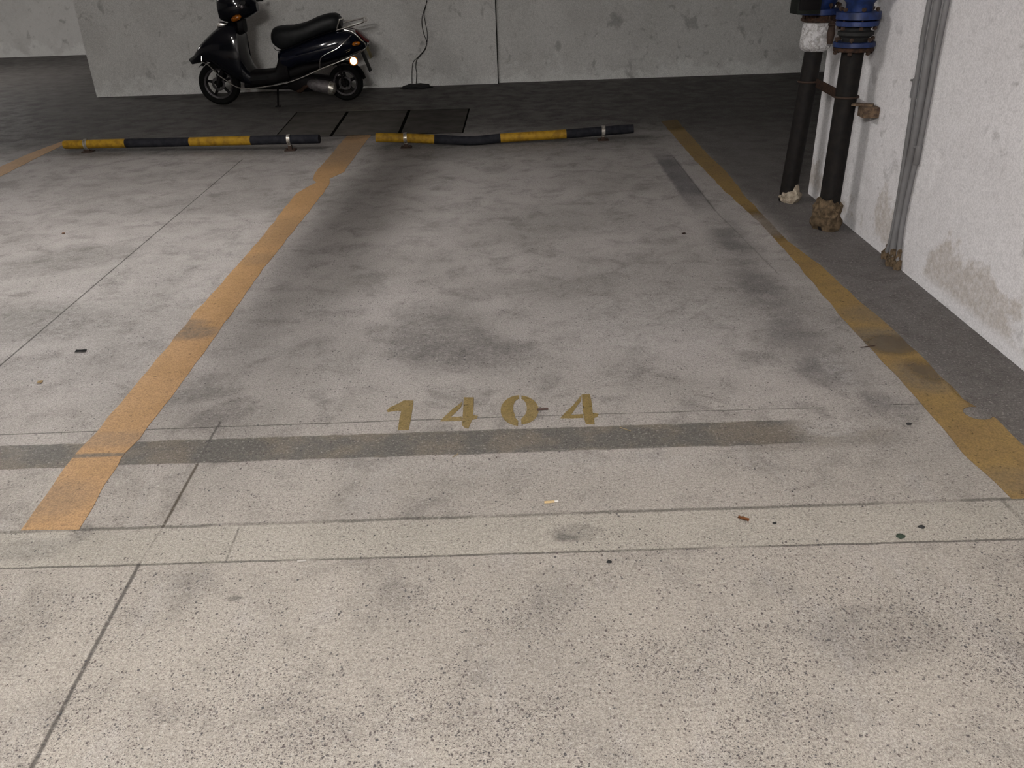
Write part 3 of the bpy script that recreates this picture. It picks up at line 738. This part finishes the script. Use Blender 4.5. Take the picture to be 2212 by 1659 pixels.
# front pipe
F0 = g(1789, 498); F0.y += .04; FY = F0.y
def fz(py, px=1842): return atY(px, py, FY).z
FX = (F0.x + atY(1842, 115, FY).x) / 2
RF = abs(atY(1866, 115, FY).x - atY(1820, 115, FY).x) / 2
def lean(z): return Vector((F0.x + (atY(1842, 115, FY).x - F0.x) * z / fz(115), FY, z))
fp = thing('riser_pipe', (F0.x, FY, 0), 'front black pipe with bright blue valve flanges and brown mortar clump at its foot', 'pipe')
bm = B(); tube(bm, [lean(0), lean(fz(105))], RF, 28); obj('pipe', bm, M['black_pipe'], fp)
bm = B(); rock(bm, lean(.05), (RF * 1.5, RF * 1.4, .085), .35, 3); rock(bm, lean(.10) + Vector((-.01, 0, 0)), (RF * 1.35, RF * 1.3, .07), .4, 9); obj('mortar_collar', bm, M['muck'], fp, label='lumpy brown mortar clump')
RFl = abs(atY(1888, 97, FY).x - atY(1801, 97, FY).x) / 2
zf = fz(95); c = lean(zf)
bm = B(); flange(bm, c, RFl, .022); obj('lower_flange', bm, M['blue'], fp, label='blue flange')
bm = B(); flange(bm, c - Vector((0, 0, .022)), RFl * .96, .018); obj('backing_ring', bm, M['rust'], fp, label='rusty backing ring')
bm = B(); z1 = fz(50); lathe(bm, c, (0, 0, 1), [(RF * 1.1, .011), (RF * 1.25, .03), (RF * 1.6, (z1 - zf) * .45), (RF * 1.6, (z1 - zf) * .6), (RF * 1.25, z1 - zf - .03), (RF * 1.15, z1 - zf - .008)], 32)
obj('rubber_joint', bm, M['rubber'], fp, label='black bulging rubber joint')
c1 = lean(z1)
bm = B(); flange(bm, c1, RFl, .022); obj('upper_flange', bm, M['blue'], fp, label='blue flange')
z2 = fz(33); c2 = lean(z2)
bm = B(); flange(bm, c2, RFl * 1.04, .034); obj('valve_flange', bm, M['blue'], fp, label='blue flange')
bm = B(); lathe(bm, c2, (0, 0, 1), [(RF * 1.15, .017), (RF * 1.2, .05), (RF * 1.75, .085), (RF * 1.85, .16), (RF * 1.75, .26), (RF * 1.2, .30), (RF * 1.2, .34)], 32)
lathe(bm, c2 + Vector((0, 0, .17)), (-.2, -1, 0), [(RF * 1.1, 0), (RF * 1.1, RF * 2.1), (RF * 1.3, RF * 2.1), (RF * 1.3, RF * 2.4)], 28)
obj('valve_body', bm, M['blue'], fp, label='round blue valve body')
bolts(fp, c, RFl * .88, 6, -.045, .032, ph=0.0); bolts(fp, c1, RFl * .86, 6, -.028, z2 - z1 + .035, ph=.4)
bm = B(); zt = c2.z + .36; lathe(bm, lean(c2.z + .345), (0, 0, 1), [(RFl, -.015), (RFl, .015)], 36); obj('top_flange', bm, M['blue'], fp)
bm = B(); q = lean(c2.z + .36); tube(bm, [q, Vector((q.x, q.y, 2.9))], RF, 28); obj('upper_pipe', bm, M['black_pipe'], fp)
# rear pipe
L0 = g(1704, 438); L0.y += .04; LY = L0.y
def lz(py, px=1758): return atY(px, py, LY).z
LT = atY(1757, 115, LY)
RL = abs(atY(1775, 120, LY).x - atY(1737, 120, LY).x) / 2
def lleanx(z): return Vector((L0.x + (LT.x - L0.x) * z / LT.z, LY, z))
lp = thing('riser_pipe', (L0.x, LY, 0), 'rear black pipe with clear plastic wrapped bulge and pale mortar foot', 'pipe')
bm = B(); tube(bm, [lleanx(0), lleanx(lz(100))], RL, 28); obj('pipe', bm, M['black_pipe'], lp)
bm = B(); rock(bm, lleanx(.03) + Vector((.01, -.01, 0)), (RL * 1.25, RL * 1.2, .05), .3, 5); rock(bm, lleanx(.06) + Vector((RL * .55, -.03, 0)), (RL * .55, RL * .55, .045), .2, 12); obj('mortar_collar', bm, M['mortar'], lp, label='pale mortar lump')
bm = B(); za, zb = lz(110), lz(44); RW = abs(atY(1787, 75, LY).x - atY(1722, 75, LY).x) / 2
rings = []
for i in range(25):
    t = i / 24; z = za + (zb - za) * t; base = RW * (1 - .18 * (2 * t - 1) ** 6 - .12 * max(0, .12 - t) / .12)
    c = lleanx(z); ring = []
    for k in range(44):
        a = 2 * PI * k / 44; q = Vector((math.cos(a) * 3, math.sin(a) * 3, z * 26 + a))
        r = base * (1 + .07 * mnoise.noise(q) + .035 * mnoise.noise(q * 3))
        ring.append(bm.verts.new(c + Vector((math.cos(a) * r, math.sin(a) * r, 0))))
    rings.append(ring)
for i in range(24):
    for k in range(44): bm.faces.new((rings[i][k], rings[i][(k + 1) % 44], rings[i + 1][(k + 1) % 44], rings[i + 1][k]))
bm.faces.new(rings[0]); bm.faces.new(rings[-1]); obj('plastic_wrap', bm, M['wrap'], lp, label='crinkled clear plastic wrapping')
bm = B(); flange(bm, lleanx(lz(36)), RW * 1.06, .05); obj('lower_flange', bm, M['rust'], lp, label='rusty brown flange')
bm = B(); flange(bm, lleanx(lz(24, 1775)) + Vector((-.005, 0, 0)), RW * 1.3, .03); obj('valve_flange', bm, M['blue'], lp, label='dark blue flange')
bm = B(); lathe(bm, lleanx(lz(22)), (0, 0, 1), [(RL * 1.2, 0), (RL * 1.9, .08), (RL * 1.9, .22), (RL * 1.2, .3), (RL * 1.2, .34), (RW * 1.3, .34), (RW * 1.3, .37)], 32); obj('valve_body', bm, M['blue'], lp)
bolts(lp, lleanx(lz(24)), RW * 1.12, 8, -.05, .04)
bm = B(); q = lleanx(lz(22) + .36); tube(bm, [q, Vector((q.x - .03, q.y, 2.9))], RL, 28); obj('upper_pipe', bm, M['black_pipe'], lp)
# small drain tap between the two
ec = atY(1795, 72, LY - .12)
bm = B(); tube(bm, [ec + Vector((.0, 0, .06)), ec, ec - Vector((0, 0, .05))], [.012, .02, .014], 12); tube(bm, [lleanx(ec.z) + Vector((RL, 0, 0)), ec], .010, 8); tube(bm, [ec + Vector((-.03, -.03, .045)), ec + Vector((.03, -.03, .045))], .007, 8)
obj('drain_tap', bm, M['bolt'], lp, label='small rusty drain tap')
# dark control box
b0, b1 = atY(1713, 28, LY - .13), atY(1763, 31, LY - .13)
bm = B(); ctr = (b0 + b1) / 2 + Vector((0, 0, .13)); box(bm, ctr, (abs(b1.x - b0.x), .12, .26), bev=.006)
cb = obj('control_box', bm, simple('dark green enamel', (.008, .010, .008), .6, 0, .15), label='dark sheet metal box above the plastic wrapped bulge, at the top edge', cat='box', origin=ctr)
bm = B(); box(bm, ctr + Vector((.0, -.062, 0)), (abs(b1.x - b0.x) * .86, .006, .22), bev=.002); dr = obj('lid', bm, M['plastic'], cb)
# bracket clamping both pipes to the wall
zb_ = atY(1842, 208, FY).z
a0 = lleanx(zb_); a1 = lean(zb_)
wpt = onwall(1893, 212); wz = wpt.z
bk = thing('pipe_bracket', (wpt.x, wpt.y, wz), 'rusty steel bracket holding both black pipes to the white wall', 'bracket')
bm = B()
yb0 = a0 + Vector((0, RL + .012, 0)); yb1 = a1 + Vector((0, RF + .012, 0))
w1 = onwall(1893, 214)
d = (Vector((w1.x, w1.y, zb_)) - (a1 + Vector((RF * .3, -RF * .2, 0)))).normalized()
def bar(bm, p, q, w, h):
    d = q - p; ang = math.atan2(d.y, d.x); box(bm, (p + q) / 2, (d.length, w, h), Matrix.Rotation(ang, 3, 'Z'), .002)
# angle iron between the pipes
ia, ib = atY(1768, 183, (LY + FY) / 2 + .1), atY(1812, 190, FY + .04)
bar(bm, a0 + Vector((RL * .6, -RL, -.005)), a1 + Vector((-RF * .2, RF * .9, .0)), .008, .045)
obj('cross_arm', bm, M['rust'], bk)
bm = B(); wq = onwall(1893, 210); wq.z = a1.z - .045
p0 = a1 + Vector((RF * .75, -.055, -.018))
bar(bm, a1 + Vector((RF * .3, -RF * .98, -.030)), wq + WN * .02 + Vector((0, -.03, .018)), .05, .010)
box(bm, wq + WN * .0385 + Vector((0, -.03, -.012)), (.073, .085, .05), bev=.006)
obj('wall_block', bm, simple('rusty painted block', (.15, .10, .06), .85, c2=(.05, .03, .02), scale=40), bk, label='rusty brown block at the wall')
for cc_, RR, nm in ((a1, RF, 'front'), (a0, RL, 'rear')):
    bm = B(); pts = [cc_ + Vector((math.cos(t) * (RR + .006), math.sin(t) * (RR + .006), 0)) for t in [PI * .95 + i * PI * 1.1 / 16 for i in range(17)]]
    tube(bm, pts, .005, 8); obj('u_bolt', bm, M['bolt'], bk)

# ================================================================ CONDUITS ON THE RIGHT WALL
cond = [('leftmost of three grey conduits on the white wall, bending left at the floor', [(1910, 556), (1921, 530), (1930, 490), (1941, 430), (1962, 290), (1990, 110), (2009, -5)], .010, [(1975, 190)]),
        ('thickest of the three grey conduits, in the middle of the bundle on the white wall', [(1925, 572), (1930, 530), (1940, 478), (1954, 400), (1977, 290), (2007, 110), (2027, -5)], .016, []),
        ('rightmost of the three grey conduits on the white wall, beside bare plaster', [(1938, 578), (1943, 530), (1950, 478), (1966, 400), (1991, 290), (2024, 110), (2047, -5)], .011, [(1982, 335)])]
for lb, pts, r, cps in cond:
    P = [onwall(px, py, r + .004) for px, py in pts]
    P[0].z = max(P[0].z, 0)
    top = P[-1] + (P[-1] - P[-2]) * 1.0; top = Vector((P[-1].x, P[-1].y, 2.9)); P.append(top)
    ct = thing('conduit', (P[0].x, P[0].y, 0), lb, 'conduit', None)
    foot = P[0].copy(); foot.z = 0
    bm = B(); tube(bm, smooth_path([foot] + P, 4), r, 16); obj('conduit_tube', bm, M['conduit'], ct)
    bm = B(); rock(bm, foot + Vector((0, 0, .015)), (r * 1.7, r * 1.7, .03), .4, int(r * 1000)); rock(bm, P[0].lerp(P[1], .5), (r * 1.1, r * 1.1, .04), .4, 4); obj('mortar_foot', bm, M['muck'], ct)
    for px, py in cps:
        q = onwall(px, py, r + .004); bm = B(); lathe(bm, q, (0, 0, 1), [(r, -.04), (r * 1.2, -.036), (r * 1.2, .036), (r, .04)], 20)
        tube(bm, [q + Vector((-.002, 0, .03)), q + Vector((-r * 1.2, r * 1.8, .03))], .005, 6); obj('coupling', bm, M['conduit'], ct)

# ================================================================ CABLES AND CLUMP AT THE BACK WALL
def wy(px, py, off=.02): return atY(px, py, YB - .06 - off)
cb_ = thing('hanging_cable', wy(898, 182), 'thin black twin cable hanging loosely down the grey back wall', 'cable')
bm = B(); tube(bm, smooth_path([wy(926, -60), wy(923, -10), wy(920, 12), wy(916, 30), wy(919, 50), wy(923, 72), wy(922, 92), wy(918, 108), wy(908, 120), wy(900, 130), wy(898, 145), wy(900, 158), wy(899, 180)], 5), .0038, 6); obj('strand', bm, M['wire'], cb_)
bm = B(); tube(bm, smooth_path([wy(923, 2), wy(915, 25), wy(911, 45), wy(914, 68), wy(921, 88), wy(921, 96), wy(916, 109), wy(904, 122), wy(893, 134), wy(890, 150), wy(890, 182)], 5), .0035, 6); obj('strand', bm, M['wire'], cb_)
c = g(902, 187); c.y = min(c.y, YB - .2)
bm = B(); rock(bm, (c.x, c.y, .016), (.16, .08, .03), .5, 2); obj('rag_heap', bm, M['dk'], label='small dark heap of rags on the floor where the cable meets the back wall', cat='rag', origin=(c.x, c.y, 0))
# dark expansion joint in the back wall
bm = B(); box(bm, (XJ - .004, YB - .062, 1.45), (.009, .006, 2.9)); obj('trim_1', bm, M['seam'], smooth=False, kind='structure')

# ================================================================ LITTER
def stub(a, b, r, white, mat, label):
    p, q = g(*a, r), g(*b, r); t = thing('cigarette_butt', (p.x, p.y, 0), label, 'cigarette butt')
    bm = B(); s = p.lerp(q, .72); tube(bm, [p, s], r, 10); obj('filter', bm, mat, t)
    bm = B(); tube(bm, [s, q], r * .85, 10); obj('paper_end', bm, M[white], t)
stub((1176, 1085), (1206, 1082), .0036, 'paper', M['tan'], 'tan cigarette butt with white end lying below the dark floor band')
p, q = g(1160, 884.5, .004), g(1184, 883, .004)
bm = B(); tube(bm, [p, q], .0035, 8); obj('stick', bm, M['brownstick'], label='dark brown stub lying between the painted zero and the last four', cat='stick', origin=(p.x, p.y, 0))
def scrap(px, py, sx, sy, rot, mat, name, label, cat, h=.004, curl=.5):
    p = g(px, py); bm = B(); n = 8; rows = []
    for i in range(n + 1):
        row = []
        for j in range(5):
            u, v = -1 + 2 * i / n, -1 + j / 2
            x, y = u * sx * (1 + .12 * mnoise.noise(Vector((u * 3, v * 2, px)))), v * sy * (1 + .25 * mnoise.noise(Vector((u * 4, v, py))))
            z = .0012 + h * (abs(v) ** 1.6) * curl + h * .5 * abs(mnoise.noise(Vector((u * 2, v * 2, px * .1))))
            ca, sa = math.cos(rot), math.sin(rot)
            row.append(bm.verts.new((p.x + x * ca - y * sa, p.y + x * sa + y * ca, z)))
        rows.append(row)
    for i in range(n):
        for j in range(4): bm.faces.new((rows[i][j], rows[i + 1][j], rows[i + 1][j + 1], rows[i][j + 1]))
    bmesh.ops.solidify(bm, geom=bm.faces[:], thickness=.0008)
    return obj(name, bm, M[mat], label=label, cat=cat, origin=(p.x, p.y, 0))
lf = scrap(1605, 1124, .0145, .0058, -.62, 'brown', 'dry_leaf', 'curled orange brown leaf scrap on the pale concrete strip', 'leaf', .010)
scrap(86, 827, .009, .011, .2, 'tan', 'cardboard_scrap', 'small tan cardboard scrap on the floor at the far left', 'scrap', .006)
scrap(174, 760, .022, .011, 0, 'dk', 'rubber_crumb', 'dark flat crumb in the left bay beside the saw cut', 'debris', .006)
scrap(652, 1214, .011, .004, .1, 'paper', 'paper_scrap', 'tiny white paper scrap on the lower floor joint', 'scrap', .003)
scrap(1350, 928, .020, .0022, -.7, 'straw', 'straw', 'thin bit of straw on the dark floor band below the last four', 'straw', .002)
scrap(984, 985, .012, .0018, .9, 'straw', 'straw', 'thin bit of straw at the lower edge of the dark floor band', 'straw', .002)
scrap(137, 505, .009, .006, 0, 'brown', 'dry_leaf', 'tiny brown leaf fleck in the upper part of the left bay', 'leaf', .005)
scrap(1478, 505, .011, .008, .5, 'brownstick', 'dry_leaf', 'tiny dark leaf fleck in the bay below the right wheel stop', 'leaf', .005)
scrap(1875, 750, .03, .003, .2, 'brownstick', 'twig', 'thin twig against the left edge of the right parking line', 'twig', .003)
for px, py, s, lb in ((1945, 1161, .0085, 'dark green pebble on the pale strip near the right edge'), (1990, 1140, .006, 'small grey pebble above the dark green one near the right edge'), (1673, 1131, .004, 'tiny grey pebble on the pale strip right of the leaf'),
                      (1316, 1215, .005, 'tiny dark pebble just below the lower joint'), (1963, 917, .006, 'small dark pebble above the joint beside the right parking line')):
    p = g(px, py); bm = B(); rock(bm, (p.x, p.y, s * .45), (s * 1.4, s, s * .6), .3, px, 2); obj('pebble', bm, M['green' if s > .008 else 'dk'], label=lb, cat='pebble', origin=(p.x, p.y, 0))
